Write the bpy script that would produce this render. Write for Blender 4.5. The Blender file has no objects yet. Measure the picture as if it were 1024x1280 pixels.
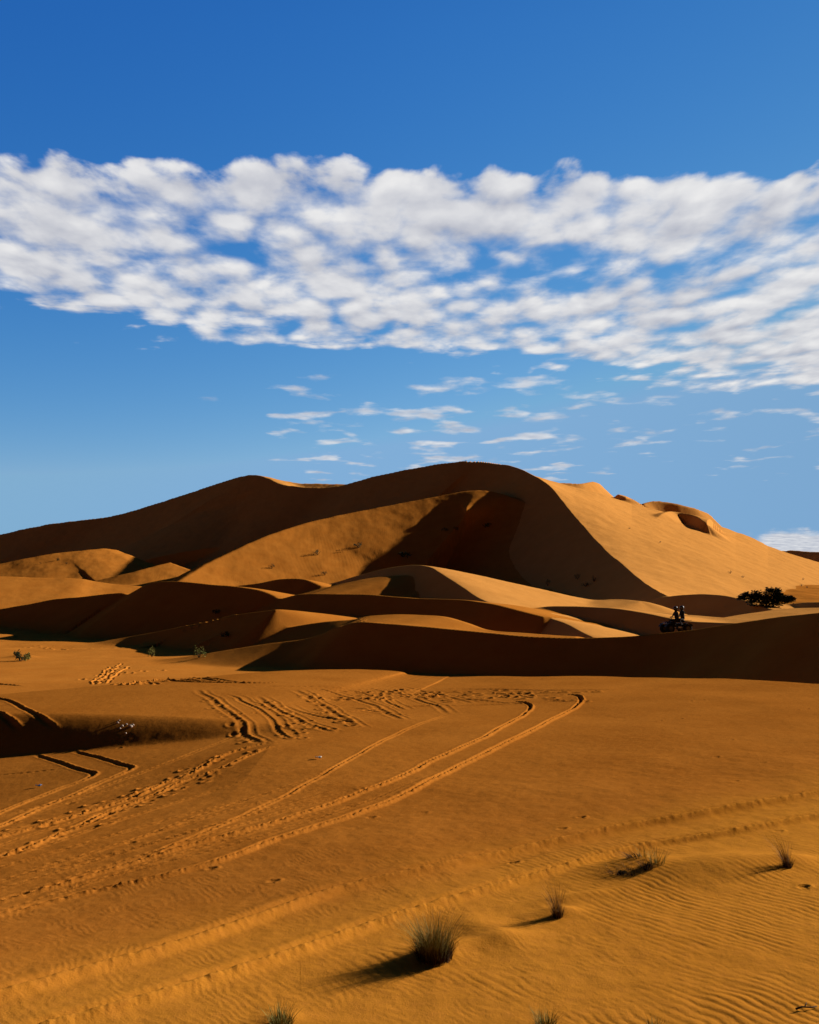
import bpy, math, random, os
import numpy as np
from mathutils import Vector, Matrix
random.seed(4); rng = np.random.default_rng(11)
RES = float(os.environ.get('DUNE_RES', '1.0'))
scene = bpy.context.scene
COL = scene.collection
F_PX, CX, HY = 1236.0, 512.0, 760.0       # focal length, centre column and horizon row of the photograph
CAM_H = 3.0
EXPO = .7
SUN_AZ, SUN_EL = math.radians(30), math.radians(20)   # to the right, a little behind the dunes
SUN = np.array([math.cos(SUN_AZ)*math.cos(SUN_EL), math.sin(SUN_AZ)*math.cos(SUN_EL), math.sin(SUN_EL)])

def tag(o, label=None, cat=None, group=None, kind=None):
    if label: o['label'] = label
    if cat: o['category'] = cat
    if group: o['group'] = group
    if kind: o['kind'] = kind
    return o

# ------------------------------------------------------------------ noise
_P = rng.permutation(256); _G = rng.uniform(0, 2*math.pi, 256)
_GX, _GY = np.cos(_G).astype(np.float32), np.sin(_G).astype(np.float32)
def noise(x, y):
    x = np.asarray(x, np.float32); y = np.asarray(y, np.float32)
    xi = np.floor(x).astype(np.int32); yi = np.floor(y).astype(np.int32)
    xf = x-xi; yf = y-yi
    u = xf*xf*xf*(xf*(xf*6-15)+10); v = yf*yf*yf*(yf*(yf*6-15)+10)
    def g(i, j, a, b):
        h = _P[(_P[(xi+i) & 255]+yi+j) & 255]
        return _GX[h]*a+_GY[h]*b
    n00 = g(0, 0, xf, yf); n10 = g(1, 0, xf-1, yf); n01 = g(0, 1, xf, yf-1); n11 = g(1, 1, xf-1, yf-1)
    return (n00*(1-u)+n10*u)*(1-v)+(n01*(1-u)+n11*u)*v
def fbm(x, y, o=4, g=.5):
    s = 0; a = 1.0
    for i in range(o):
        s = s+a*noise(x*2**i+17.3*i, y*2**i+9.1*i); a *= g
    return s
def sstep(a, b, x):
    t = np.clip((x-a)/(b-a), 0, 1); return t*t*(3-2*t)
def smax(a, b, k): return .5*(a+b+np.sqrt((a-b)**2+k*k))
def smin(a, b, k): return .5*(a+b-np.sqrt((a-b)**2+k*k))

# ------------------------------------------------------------------ ridges
def spline(P, n):
    """resample control rows along a centripetal-ish Catmull-Rom curve"""
    P = np.asarray(P, float)
    t = np.concatenate([[0], np.cumsum(np.sqrt(np.linalg.norm(np.diff(P[:, :2], axis=0), axis=1)+1e-9))])
    q = np.linspace(0, t[-1], n)
    m = np.zeros_like(P)
    d = np.diff(P, axis=0)/np.diff(t)[:, None]
    m[0], m[-1] = d[0], d[-1]
    h = np.diff(t)[:, None]
    m[1:-1] = (d[:-1]*h[1:]+d[1:]*h[:-1])/(h[1:]+h[:-1])
    i = np.clip(np.searchsorted(t, q, side='right')-1, 0, len(t)-2)
    hh = (t[i+1]-t[i]); s = ((q-t[i])/hh)[:, None]; hh = hh[:, None]
    return (2*s**3-3*s**2+1)*P[i]+(s**3-2*s**2+s)*hh*m[i]+(-2*s**3+3*s**2)*P[i+1]+(s**3-s**2)*hh*m[i+1]

def world(px, py, D): return ((px-CX)/F_PX*D, D, (HY-py)/F_PX*D)

def nearest(C, X, Y):
    """nearest point of polyline C (plan) for every X,Y: distance, signed side (+ = slip side, right of travel), param row"""
    n = len(C); sh = X.shape
    x = X.ravel().astype(np.float32); y = Y.ravel().astype(np.float32)
    best = np.full(x.shape, 1e12, np.float32); bi = np.zeros(x.shape, np.int32)
    cx = C[:, 0].astype(np.float32); cy = C[:, 1].astype(np.float32)
    for k in range(n):
        d = (x-cx[k])**2+(y-cy[k])**2
        m = d < best
        best[m] = d[m]; bi[m] = k
    bd = np.full(x.shape, 1e12); bt = np.zeros(x.shape); bs = np.zeros(x.shape)
    for off in (-1, 0):
        i = np.clip(bi+off, 0, n-2)
        ax, ay = C[i, 0], C[i, 1]; ex, ey = C[i+1, 0]-ax, C[i+1, 1]-ay
        L2 = ex*ex+ey*ey+1e-12
        t = np.clip(((x-ax)*ex+(y-ay)*ey)/L2, 0, 1)
        dx, dy = x-(ax+t*ex), y-(ay+t*ey)
        d = np.sqrt(dx*dx+dy*dy)
        s = (ey*dx-ex*dy)/np.sqrt(L2)/(d+1e-9)     # + on the right of travel
        m = d < bd
        bd[m] = d[m]; bt[m] = (i+t)[m]; bs[m] = s[m]
    return bd.reshape(sh), bs.reshape(sh), bt.reshape(sh)
def along(A, t):
    i = np.clip(np.floor(t).astype(int), 0, len(A)-2); f = t-i
    return A[i]*(1-f)+A[i+1]*f

# ------------------------------------------------------------------ grid (columns fan out from the viewpoint, rows by distance)
du = .0006/RES
core = np.arange(-.455, .455+du/2, du)
ext = .455+np.cumsum(np.geomspace(.001, .03, int(70)))
ext = ext[ext < 1.4]
U = np.concatenate([-ext[::-1], core, ext])
def geo(a, b, r): return np.geomspace(a, b, max(3, int(math.log(b/a)/r)))[:-1]
D_ROWS = np.concatenate([geo(1.2, 5.5, .02), geo(5.5, 46, .0022/RES), geo(46, 450, .0024/RES), geo(450, 620, .006), [620]])
NR, NC = len(D_ROWS), len(U)
YY = np.repeat(D_ROWS[:, None], NC, 1); XX = YY*U[None, :]
UU = np.repeat(U[None, :], NR, 0)

# id of the surface on top: 0 flat, 1 near dune, 2 low dunes, 3 great dune
H = np.full((NR, NC), -1e3); ID = np.zeros((NR, NC), np.int8)
def put(h, r0, r1, ident, k=None):
    """lay a surface over rows r0..r1 (smooth maximum)"""
    cur = H[r0:r1]
    ID[r0:r1][h > cur] = ident
    kk = (.0022*YY[r0:r1]) if k is None else k
    H[r0:r1] = np.where(np.abs(h-cur) > 30*kk, np.maximum(h, cur), smax(h, cur, kk))

def ridge(pts, ident, slip=.64, win=.18, reach=45, rad=2.0, cap=.35, k=None, n=None, knee=None):
    """pts: (px, py, distance[, slip slope[, windward slope]]) left to right"""
    rows = []
    for p in pts:
        x, y, z = world(*p[:3])
        rows.append((x, y, z, p[3] if len(p) > 3 and p[3] is not None else slip, p[4] if len(p) > 4 else win))
    C = spline(rows, n or max(60, len(pts)*16))
    dm, dM = C[:, 1].min()-reach, C[:, 1].max()+reach
    r0, r1 = np.searchsorted(D_ROWS, [dm, dM])
    X, Y = XX[r0:r1], YY[r0:r1]
    d, s, t = nearest(C[:, :2], X, Y)
    z = along(C[:, 2], t); sl = along(C[:, 3], t); wi = along(C[:, 4], t)
    w = .5+.5*s
    hs = sl*d
    if knee: hs = hs+.45*np.maximum(d-knee, 0)
    hw = wi*(np.sqrt(d*d+rad*rad)-rad)
    end = (t < .001) | (t > len(C)-1.001)
    put(z-(hw*(1-w)+hs*w)-end*cap*d*(1-s*s), r0, r1, ident, k)
    return C

# --- base: basin between the flat and the great dune
bD = np.array([0, 40, 60, 100, 125, 150, 180, 210, 260, 330, 620])
bz = np.array([-9, -6, -4.6, -4.0, -3.3, -1.0, 2.2, 4.5, 6, 6, 2])
base = np.interp(YY, bD, bz)+.0022*YY*fbm(XX/14., YY/14., 3)
H[:] = base; ID[:] = 2

# --- foreground flat with its brink
TILT = .03
brink = np.array([(-700, 24), (-200, 31), (0, 33), (150, 35), (330, 41), (450, 42), (600, 41.5), (760, 39.5), (900, 37), (1024, 33.6), (1150, 29), (1600, 22)], float)
yb = np.interp(UU, (brink[:, 0]-CX)/F_PX, brink[:, 1])+.5*noise(UU*14, UU*0+3.3)
fr = np.searchsorted(D_ROWS, 75)
X, Y = XX[:fr], YY[:fr]
fg = -3+TILT*np.maximum(X, 0)+.055*np.minimum(X, 0)*sstep(7, 11, Y)*(1-sstep(16, 23, Y))-.10*np.maximum(-X-3, 0)*sstep(13, 21, Y)*(1-sstep(26, 34, Y))+.10*fbm(X/7, Y/9, 3)*sstep(6, 14, Y)*sstep(-6, 0, X)
# terrace on the left
T = spline([world(*p[:3])+p[3:] for p in [(-900, 902, 36, .66, .03), (-400, 894, 31.5, .66, .03), (-150, 891, 28.6, .66, .03), (0, 891, 27, .66, .03), (100, 891.5, 26.2, .62, .028), (200, 894.5, 25.5, .62, .022), (280, 899, 25.0, .6, .012), (340, 905.5, 24.7, .45, .004), (420, 910.5, 24.3, .3, 0), (520, 916, 24, .3, 0), (640, 926, 23.6, .3, 0)]], 130)
d, s, t = nearest(T[:, :2], X, Y)
w = .5+.5*s
hT = along(T[:, 2], t)-along(T[:, 3], t)*(np.sqrt(d*d+.8*.8)-.8)*w+along(T[:, 4], t)*np.minimum(d, 7)*(1-w)
fg = smax(fg, hT, .07)
e = np.maximum(Y-yb[:fr], 0)
fg = fg-.5*(np.sqrt(e*e+1.2*1.2)-1.2)
cur = H[:fr]; ID[:fr][fg > cur] = 0
H[:fr] = np.where(np.abs(fg-cur) > 2, np.maximum(fg, cur), smax(fg, cur, .05))

# --- the great dune: slip face left of the crest, broad lit flank right of it
M_PTS = [(-300, 735, 500), (-120, 697, 462), (0, 668, 434), (60, 655.5, 421), (140, 645, 405), (200, 628, 392), (260, 608.5, 379), (300, 596, 370),
     (315, 593.5, 365), (335, 598, 354), (350, 605, 344), (380, 609, 333), (420, 608, 327), (470, 595, 320), (530, 583, 312), (580, 576.5, 304),
     (605, 577, 300), (640, 582.5, 288), (670, 596, 270), (690, 611, 256), (720, 648, 228), (760, 690, 194), (800, 724, 163), (836, 746, 140)]
MC = spline([world(*p) for p in M_PTS], 260)
A, B_ = MC[np.argmin(abs(MC[:, 1]-300))], MC[-1]
GXF = -.30
GYF = ((A[2]-B_[2])-GXF*(A[0]-B_[0]))/(A[1]-B_[1])
plane = lambda x, y: B_[2]+GXF*(x-B_[0])+GYF*(y-B_[1])
CPL = -plane(0, 0)
def on_flank(px, py, h=0.0):
    """distance at which the sight line through (px, py) runs h metres above the flank"""
    k = GYF+GXF*(px-CX)/F_PX-(HY-py)/F_PX
    return float(np.clip((CPL-h)/max(k, .03), 150, 395))
W = [(500, 596), (560, 590), (605, 583), (640, 585), (670, 595.5), (695, 601), (720, 603), (745, 601.5), (755, 603.5), (790, 621), (815, 626), (835, 628), (880, 638.5),
     (920, 661), (960, 681.5), (1000, 695), (1060, 712), (1150, 732), (1300, 748), (1700, 765)]
W = np.array([(a, b, on_flank(a, b)) for a, b in W])
W[:, 2] = np.convolve(np.pad(W[:, 2], 1, mode='edge'), [.25, .5, .25], 'valid')
r0 = np.searchsorted(D_ROWS, 70)
X, Y, Uv = XX[r0:], YY[r0:], UU[r0:]
wu = (W[:, 0]-CX)/F_PX
rW = np.interp(Uv, wu, W[:, 2]); zW = np.interp(Uv, wu, (HY-W[:, 1])/F_PX*W[:, 2])
fl = plane(X, Y)
fl = fl+(zW-plane(Uv*rW, rW))*np.clip(Y/rW, 0, 1)**5
fl = fl+.35*fbm(X/42+3, Y/42, 3)*sstep(.0, .12, 1-np.clip(Y/rW, 0, 1))
fl = smin(fl, zW-.42*(Y-rW), .9)
d, s, t = nearest(MC[:, :2], X, Y)
zc = along(MC[:, 2], t)
px_, py_ = along(MC[:, 0], t), along(MC[:, 1], t)
# windward side: plain shoulder on the left half, the flank on the right half (from the summit on)
tsum = float(np.argmin(abs(MC[:, 0]-22.6)+abs(MC[:, 1]-300)*.2))
wr = sstep(tsum-6, tsum+10, t)
ue = px_/py_
rE = np.interp(ue, wu, W[:, 2])
flc = plane(px_, py_)+(np.interp(ue, wu, (HY-W[:, 1])/F_PX*W[:, 2])-plane(ue*rE, rE))*np.clip(py_/rE, 0, 1)**5
hr = fl+(zc-flc)*np.exp(-d/16.)
hl = zc-.22*(np.sqrt(d*d+9)-3)
wind = hl*(1-wr)+hr*wr
slipz = zc-.63*d*(1+.05*fbm(X/30, Y/30, 2))
ws = .5+.5*s
hm = np.where(t < len(MC)-1.001, np.where(s > 0, slipz, wind), slipz*ws+hr*(1-ws))
put(hm, r0, NR, 3, .25)

GREAT, LOW, NEAR, PALE = 3, 2, 1, 4
# apron in front of the dark slope
ridge([(205, 740, 192), (228, 725, 198), (258, 706, 208), (290, 690, 217), (330, 672, 228), (380, 655, 241), (420, 645, 249), (470, 635, 257), (520, 626, 263), (570, 616, 267), (605, 613, 266), (640, 622, 261), (675, 645, 247), (710, 680, 222), (740, 712, 196)],
      LOW, slip=.43, win=.5, reach=110, k=.8, n=420)
# far saddle behind the left peak, far dune on the right edge
ridge([(322, 612, 372), (333, 600, 366), (345, 600.5, 361), (370, 604, 359), (430, 605.5, 355), (500, 612, 351)], GREAT, slip=.5, win=.4, reach=45)
ridge([(930, 705, 470), (960, 692, 460), (985, 688, 450), (1010, 689.5, 440), (1060, 691, 425), (1250, 705, 400)], GREAT, slip=.5, win=.3, reach=110)
# crescents on the flank
def crescent(pts, slip=.85, win=.45, reach=22, rad=2, flat=.0, slant=0.0):
    ds = [on_flank(x, y+4*h) for x, y, h in pts]; dm = sum(ds[1:-1])/(len(ds)-2)
    ridge([(x, y, flat*dm+(1-flat)*q-slant*(x-pts[0][0])) for (x, y, h), q in zip(pts, ds)], GREAT, slip=slip, win=win, reach=reach, rad=rad, cap=.7)
crescent([(804, 630, 0), (815, 627, .6), (830, 627, 1.2), (848, 630, 1.5), (868, 635.5, 1.2), (886, 642, .1)], slip=1.0, flat=.65, slant=.12)
crescent([(692, 605, 0), (705, 604, .7), (725, 604.5, 1.1), (742, 602.5, .9), (750, 605, .1)], slip=1.0, flat=.65, slant=.12)
crescent([(772, 618, 0), (782, 622.5, .6), (796, 627, .1)], slip=1.0, flat=.65, slant=.12)
crescent([(820, 650, 0), (829, 642, 2.0), (845, 640, 2.6), (864, 643.5, 3.4), (884, 655, 3.4), (906, 671, .1)], win=.35)
# left: low aprons
ridge([(-150, 728, 255), (0, 705, 268), (38, 697, 272), (76, 691, 277), (109, 687.5, 281), (130, 686, 285), (146, 687.5, 288)], LOW, slip=.30, win=.4, reach=90, n=260)
ridge([(100, 730, 230), (122, 725.5, 232), (167, 715, 236), (190, 709, 240), (213, 703.5, 245)], LOW, slip=.3, win=.5, reach=40)
ridge([(-250, 722, 155), (0, 721, 166), (63, 722.5, 168), (101, 724, 169), (122, 727.5, 169.5), (150, 731, 170), (178, 733, 170.5), (200, 738, 171)], LOW, slip=.26, win=.2, reach=60)
# the long dark dune in the middle distance, running on to the right
ridge([(-250, 790, 165), (-100, 775, 152), (0, 761.5, 141), (33, 755.6, 138.5), (66, 749.5, 136), (101, 746.5, 133), (137, 742, 130), (152, 741.5, 129), (159, 743.4, 128), (168, 739, 126.5),
       (183, 730.5, 125), (198, 727.5, 123.5), (226, 727, 121), (260, 730.5, 118), (296, 733.5, 115.5), (322, 737.5, 113.5), (340, 744, 112), (349, 748.5, 111), (373, 743.5, 109.5),
       (410, 742.5, 107), (460, 743.5, 104), (522, 748.5, 100), (575, 750, 96.5), (620, 756, 93), (680, 772, 89)], LOW, slip=.62, win=.12, reach=45, n=220)
ridge([(280, 736, 140), (299, 732, 139), (322, 729, 137.5), (352, 724, 135.5), (375, 724, 134), (388, 727, 132.5), (402, 733, 131)], LOW, slip=.62, win=.2, reach=25)
ridge([(360, 745, 134), (400, 736.5, 131), (438, 727.6, 128.5), (466, 722.5, 126), (501, 720.5, 123), (519, 724, 121), (545, 734, 118)], LOW, slip=.22, win=.3, reach=40)
ridge([(380, 742, 142), (400, 734, 140), (433, 724, 137), (466, 714.5, 133.5), (490, 709, 130.5), (514, 706.5, 127), (534, 708, 123), (552, 717.5, 117.5), (578, 734, 110), (600, 748.5, 103.5), (615, 755, 100), (635, 759, 97),
       (656, 764, 94), (668, 770, 92), (696, 776, 88), (712, 782, 85.5), (727, 790, 82.5), (742, 797, 80)], PALE, slip=.62, win=.2, reach=45, n=160)
ridge([(590, 742, 140), (633, 741, 138), (666, 743.5, 135), (689, 748, 132), (709, 751, 130), (737, 751, 127), (774, 749.5, 123), (800, 752, 120)], PALE, slip=.14, win=.3, reach=40)
ridge([(640, 768, 104, .3), (658, 763, 103, .35), (681, 759, 101.5, .42), (701, 758, 100, .46), (742, 759, 97.5, .56), (778, 762, 94.5), (808, 767, 92), (833, 772, 90), (860, 776.5, 88), (910, 779, 84), (967, 780, 79)], PALE, slip=.66, win=.1, reach=40)
ridge([(764, 759.5, 113), (800, 763, 109), (820, 765.5, 107), (880, 771, 101), (940, 775.5, 96), (975, 778, 92)], PALE, slip=.15, win=.3, reach=30)
ridge([(780, 758, 155), (812, 750, 146), (837, 745.5, 138), (866, 743, 134), (886, 743, 131), (906, 745, 127.5), (926, 749.5, 124), (947, 757, 119), (967, 763, 114), (1004, 771.5, 106)], PALE, slip=.62, win=.16, reach=45)
ridge([(950, 764, 130), (975, 757.5, 126), (1000, 754, 122), (1024, 752.5, 118), (1080, 747, 112), (1250, 740, 100)], PALE, slip=.6, win=.12, reach=40)
ridge([(940, 766, 112), (975, 761.5, 109), (1024, 760, 106), (1100, 758, 100)], PALE, slip=.12, win=.2, reach=25)
# low ridge with shrubs on the left, strip and hump behind the near dune
ridge([(120, 803, 108, .15), (145, 799, 106, .25), (178, 793, 104, .45), (216, 786, 101.5), (259, 777, 98.5), (300, 768, 95.5), (345, 762, 92)], LOW, slip=.62, win=.1, reach=30)
ridge([(170, 822, 97, .18), (200, 815, 96, .2), (260, 807, 94.5, .22), (301, 801, 93, .28), (357, 785.5, 90, .38), (400, 778, 88.3, .42), (421, 776, 87.5, .38), (441, 774.5, 86.7, .3), (461, 770, 86, .2), (502, 768, 84), (527, 769, 83), (552, 771, 82), (578, 778, 81), (606, 787, 80), (660, 792, 78), (720, 796, 76)],
      LOW, slip=.13, win=.3, reach=30, knee=6)
# the near dune: gentle on its left end, a dark slip face further right
ridge([(150, 836, 81, .14), (200, 826, 80.5, .17), (240, 820, 80, .2), (290, 812, 79.4, .25), (330, 805.5, 78.6, .32), (385, 798, 77.2, .46), (415, 788, 75.7, .62), (440, 778.5, 74.5), (480, 779.5, 73), (540, 784, 71), (600, 790, 69), (650, 795, 67.5), (700, 797.3, 66.3),
       (740, 797.3, 65.3), (790, 795, 64), (830, 791, 63), (870, 787, 61.7), (900, 782.5, 60.5), (930, 778, 59), (970, 772, 57), (1024, 766, 54), (1080, 760, 52), (1250, 750, 46)], NEAR, slip=.66, win=.1, reach=40, n=200)

# ------------------------------------------------------------------ slight unevenness and down-slope streaks on the dunes
r0 = np.searchsorted(D_ROWS, 44); X, Y = XX[r0:], YY[r0:]
dn = (ID[r0:] != 0)
H[r0:] += dn*(.0006*Y*fbm(X/6+40, Y/7, 4)+.00022*np.minimum(Y, 200)*(noise(X/2.6, Y/30+5)+noise(X/6.5+9, Y/40))*sstep(120, 170, Y))

# ------------------------------------------------------------------ where a line of sight meets the ground
def column(px): return int(np.clip(np.searchsorted(U, (px-CX)/F_PX), 1, NC-1))
def hit(px, py, dmin=0):
    c = column(px); w = (HY-py)/F_PX
    g = H[:, c]-w*D_ROWS
    ok = (g[1:] >= 0) & (g[:-1] < 0) & (D_ROWS[1:] > dmin)
    i = np.argmax(ok)
    if not ok.any(): i = NR-2
    f = -g[i]/(g[i+1]-g[i]+1e-9); f = min(max(f, 0), 1)
    D = D_ROWS[i]+f*(D_ROWS[i+1]-D_ROWS[i])
    return Vector(((px-CX)/F_PX*D, D, w*D))
def ground(x, y):
    c = min(max(int(np.searchsorted(U, x/y)), 1), NC-1); r = min(max(int(np.searchsorted(D_ROWS, y)), 1), NR-1)
    a = (x/y-U[c-1])/(U[c]-U[c-1]); b = (y-D_ROWS[r-1])/(D_ROWS[r]-D_ROWS[r-1])
    return float((H[r-1, c-1]*(1-a)+H[r-1, c]*a)*(1-b)+(H[r, c-1]*(1-a)+H[r, c]*a)*b)

# ------------------------------------------------------------------ marks in the sand: ruts, tyre tracks, footprints, ripples
H0 = H.copy()
def plan(px_pts, dmin=0, far=None):
    out = []
    for p in px_pts:
        v = hit(p[0], p[1], dmin); out.append((v.x, v.y, p[2] if len(p) > 2 else 1.0))
    if min(q[1] for q in out) < 38:        # a track on the flat stays on this side of its brink
        for k, p in enumerate(px_pts):
            py = p[1]; v = hit(p[0], py, dmin)
            while v.y > 39.5 and py < p[1]+25: py += .5; v = hit(p[0], py, dmin)
            out[k] = (v.x, v.y, out[k][2])
    return out
def window(C, m):
    r0 = np.searchsorted(D_ROWS, C[:, 1].min()-m); r1 = np.searchsorted(D_ROWS, C[:, 1].max()+m)
    lo = ((C[:, 0]-m)/np.maximum(C[:, 1]-m, 1)).min(); hi = ((C[:, 0]+m)/np.maximum(C[:, 1]-m, 1)).max()
    lo = min(lo, ((C[:, 0]-m)/(C[:, 1]+m)).min()); hi = max(hi, ((C[:, 0]+m)/(C[:, 1]+m)).max())
    c0, c1 = np.searchsorted(U, [lo, hi])
    return slice(r0, r1), slice(c0, c1)
def smoothline(pts, jit=0.0, step=.25):
    P = np.array(pts, float)
    L = np.sum(np.linalg.norm(np.diff(P[:, :2], axis=0), axis=1))
    C = spline(P, int(max(12, L/step)))
    if jit:
        C[:, 0] += jit*fbm(C[:, 0]*.6+5, C[:, 1]*.6, 3); C[:, 1] += jit*fbm(C[:, 0]*.6+50, C[:, 1]*.6, 3)
    return C
def rut(px_pts, w=.09, depth=.05, berm=.03, tread=.3, lump=.8, jit=.06, pitch=.17, ends=.6, bank=(.25, 1.25)):
    w *= .55; depth *= .62; berm *= .42
    C = smoothline(plan(px_pts), jit)
    m = 5*w
    rs, cs = window(C, m)
    X, Y = XX[rs, cs], YY[rs, cs]
    if X.size == 0: return
    d, s, t = nearest(C[:, :2], X, Y)
    a = along(C[:, 2], t)
    S = np.concatenate([[0], np.cumsum(np.linalg.norm(np.diff(C[:, :2], axis=0), axis=1))])
    arc = along(S, t)
    a = a*np.clip(arc/ends, 0, 1)*np.clip((S[-1]-arc)/ends, 0, 1)
    tr = 1-tread+tread*np.sin(2*np.pi*arc/pitch+2.5*s)
    lp = 1+lump*noise(X*9, Y*9)+.6*lump*noise(X*21+4, Y*21)
    b = np.where(s > 0, bank[0], bank[1]) if bank else 1.0
    g = -depth*np.exp(-(d/w)**4)*tr+berm*b*np.exp(-((d-1.75*w)/(.75*w))**2)*lp
    H[rs, cs] += a*g
def prints(px_pts, step=.36, side=.12, size=.11, depth=.045, seed=1, jitter=.06):
    size *= .7; depth *= .6; side *= .8; R_ = np.random.default_rng(seed)
    C = smoothline(plan(px_pts), 0, .1)
    S = np.concatenate([[0], np.cumsum(np.linalg.norm(np.diff(C[:, :2], axis=0), axis=1))])
    k = 0
    for q in np.arange(0, S[-1], step):
        i = min(np.searchsorted(S, q), len(C)-2); e = C[i+1, :2]-C[i, :2]; e = e/(np.linalg.norm(e)+1e-9)
        p = C[i, :2]+np.array([e[1], -e[0]])*side*(1 if k % 2 else -1)+R_.normal(0, jitter, 2); k += 1
        rs, cs = window(np.array([[p[0], p[1]]]), size*3.2)
        X, Y = XX[rs, cs]-p[0], YY[rs, cs]-p[1]
        if X.size == 0: continue
        a, b = X*e[0]+Y*e[1], X*e[1]-Y*e[0]
        r = np.sqrt((a/(size*1.5))**2+(b/size)**2)
        H[rs, cs] += depth*(-np.exp(-r**4)+.65*np.exp(-((r-1.5)/.5)**2)*(1+.5*np.sign(a)))*R_.uniform(.5, 1.2)
def mound(px, py, h, rx, ry, tail=0.0):
    v = hit(px, py); rs, cs = window(np.array([[v.x, v.y]]), 3*max(rx, ry)+tail)
    X, Y = XX[rs, cs]-v.x, YY[rs, cs]-v.y
    a = X*.92+Y*.38; b = -X*.38+Y*.92
    ra = np.where(a < 0, rx+tail, rx)
    H[rs, cs] += h*np.exp(-(a/ra)**2-(b/ry)**2)

nr = np.searchsorted(D_ROWS, 60)
X, Y = XX[:nr], YY[:nr]
flat = (ID[:nr] == 0)
# general unevenness of trodden sand, then wind ripples
H[:nr] += flat*(.010*fbm(X*1.1, Y*1.1, 4)*sstep(7, 14, Y)*(1-.5*sstep(17, 22, Y))+.006*fbm(X*3.3+8, Y*3.3, 3)*(1-.5*sstep(17, 22, Y)))
wn = .35*fbm(X*.9+2, Y*.9, 3)+.10*noise(X*5, Y*5)
ph = (X*.84+Y*.54+.16*wn*2)/.09
patch = sstep(-.15, .4, fbm(X*.55+31, Y*.55, 3)+.6*sstep(.0, 2.4, X+.15*(12-Y))-.42)
amp = .0022*patch*(.55+.9*np.clip(fbm(X*1.3+3, Y*1.3, 2)+.4, 0, 1))*(1-sstep(10.5, 14, Y))
ph2 = (X*.80+Y*.6+.16*fbm(X*1.5+9, Y*1.5, 3))/.075
H[:nr] += flat*(amp*(np.sin(2*np.pi*ph)+.3*np.sin(4*np.pi*ph+1))+.0009*(1-patch)*np.sin(2*np.pi*ph2)*(1-sstep(11, 17, Y))*sstep(-.3, .3, noise(X*2+7, Y*2)))

# two old broad ruts along the bottom
A_ = [(1120, 972), (1024, 988), (900, 1010), (760, 1035), (650, 1058), (520, 1086), (400, 1115), (300, 1150), (200, 1183), (100, 1210), (0, 1238), (-120, 1268)]
B2 = [(1120, 1002), (1024, 1018), (900, 1040), (780, 1060), (650, 1097), (560, 1121), (470, 1150), (380, 1181), (250, 1222), (150, 1252), (60, 1277), (-60, 1310)]
rut(A_, w=.19, depth=.05, berm=.12, tread=0, lump=.15, bank=(.15, 1.5), jit=.03)
rut(B2, w=.16, depth=.05, berm=.11, tread=.08, lump=.2, bank=(.15, 1.5), jit=.03, pitch=.14)
rut([(1024, 1000), (850, 1030), (700, 1056), (560, 1090)], w=.3, depth=.03, berm=.012, tread=0, lump=.4)
# the fresh pair that turns at the brink
rut([(700, 868, .3), (718, 869, .8), (726, 873), (722, 881), (700, 894), (660, 914), (600, 944), (540, 973), (511, 990), (430, 1021), (350, 1047), (240, 1085), (100, 1117, .8), (0, 1142, .6), (-100, 1165, .5)], w=.10, depth=.15, berm=.07, tread=.3, lump=.6, bank=(.15, 1.5))
rut([(640, 876, .5), (655, 879), (662, 883), (655, 893), (640, 901), (600, 923), (540, 950), (511, 965), (425, 1000), (340, 1028), (250, 1052), (125, 1090, .8), (0, 1126, .6), (-100, 1150, .5)], w=.09, depth=.12, berm=.06, tread=.45, bank=(.15, 1.5))
rut([(560, 893, .4), (500, 915), (450, 942), (400, 970), (350, 997), (300, 1021), (240, 1046), (180, 1070, .7), (80, 1100, .4)], w=.07, depth=.035, berm=.035, tread=.2)
rut([(480, 925, .3), (400, 968, .6), (330, 992, .8), (230, 1026), (150, 1055, .8), (0, 1095, .6)], w=.06, depth=.03, berm=.02, tread=.5)
rut([(300, 915, .3), (230, 945, .8), (150, 975), (60, 1005), (-40, 1030)], w=.08, depth=.035, berm=.03, tread=.4)
rut([(420, 985, .3), (320, 1015, .7), (200, 1050, .8), (80, 1082, .6), (-40, 1108, .4)], w=.07, depth=.03, berm=.025, tread=.5)
rut([(560, 960, .2), (440, 1008, .6), (330, 1043, .7), (180, 1085, .6), (40, 1120, .4)], w=.06, depth=.025, berm=.02, tread=.5)
rut([(250, 970, .4), (170, 1005, .8), (70, 1046, .8), (-30, 1078, .5)], w=.07, depth=.03, berm=.03, tread=.5)
for k in range(9):
    xr, yl = 290+k*34+rng.uniform(-12, 12), 1028+k*13+rng.uniform(-6, 6); yr = 948+k*4+rng.uniform(-8, 8)
    rut([(xr, yr, .2), (xr*.72, yr+(yl-yr)*.24, .8), (xr*.45, yr+(yl-yr)*.52), (xr*.2, yr+(yl-yr)*.8, .8), (-50, yl+18, .5)], w=.06, depth=.03, berm=.03, tread=.45, lump=.5, jit=.05, pitch=.15)
# churned double track on the left
rut([(345, 925, .5), (300, 937), (280, 944), (225, 972), (200, 981), (160, 998), (100, 1018), (50, 1033), (0, 1046), (-90, 1070)], w=.10, depth=.05, berm=.06, tread=.4, lump=1.4)
rut([(352, 930, .5), (325, 938), (270, 962), (225, 977), (190, 993), (140, 1012), (80, 1040), (0, 1070), (-90, 1098)], w=.09, depth=.05, berm=.055, tread=.3, lump=1.3)
prints([(300, 938), (240, 962), (180, 988), (110, 1013), (40, 1036)], .35, .16, .10, .045, 3, .1)
prints([(290, 955), (230, 985), (160, 1012), (90, 1040), (10, 1068)], .4, .14, .09, .04, 8, .1)
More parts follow.
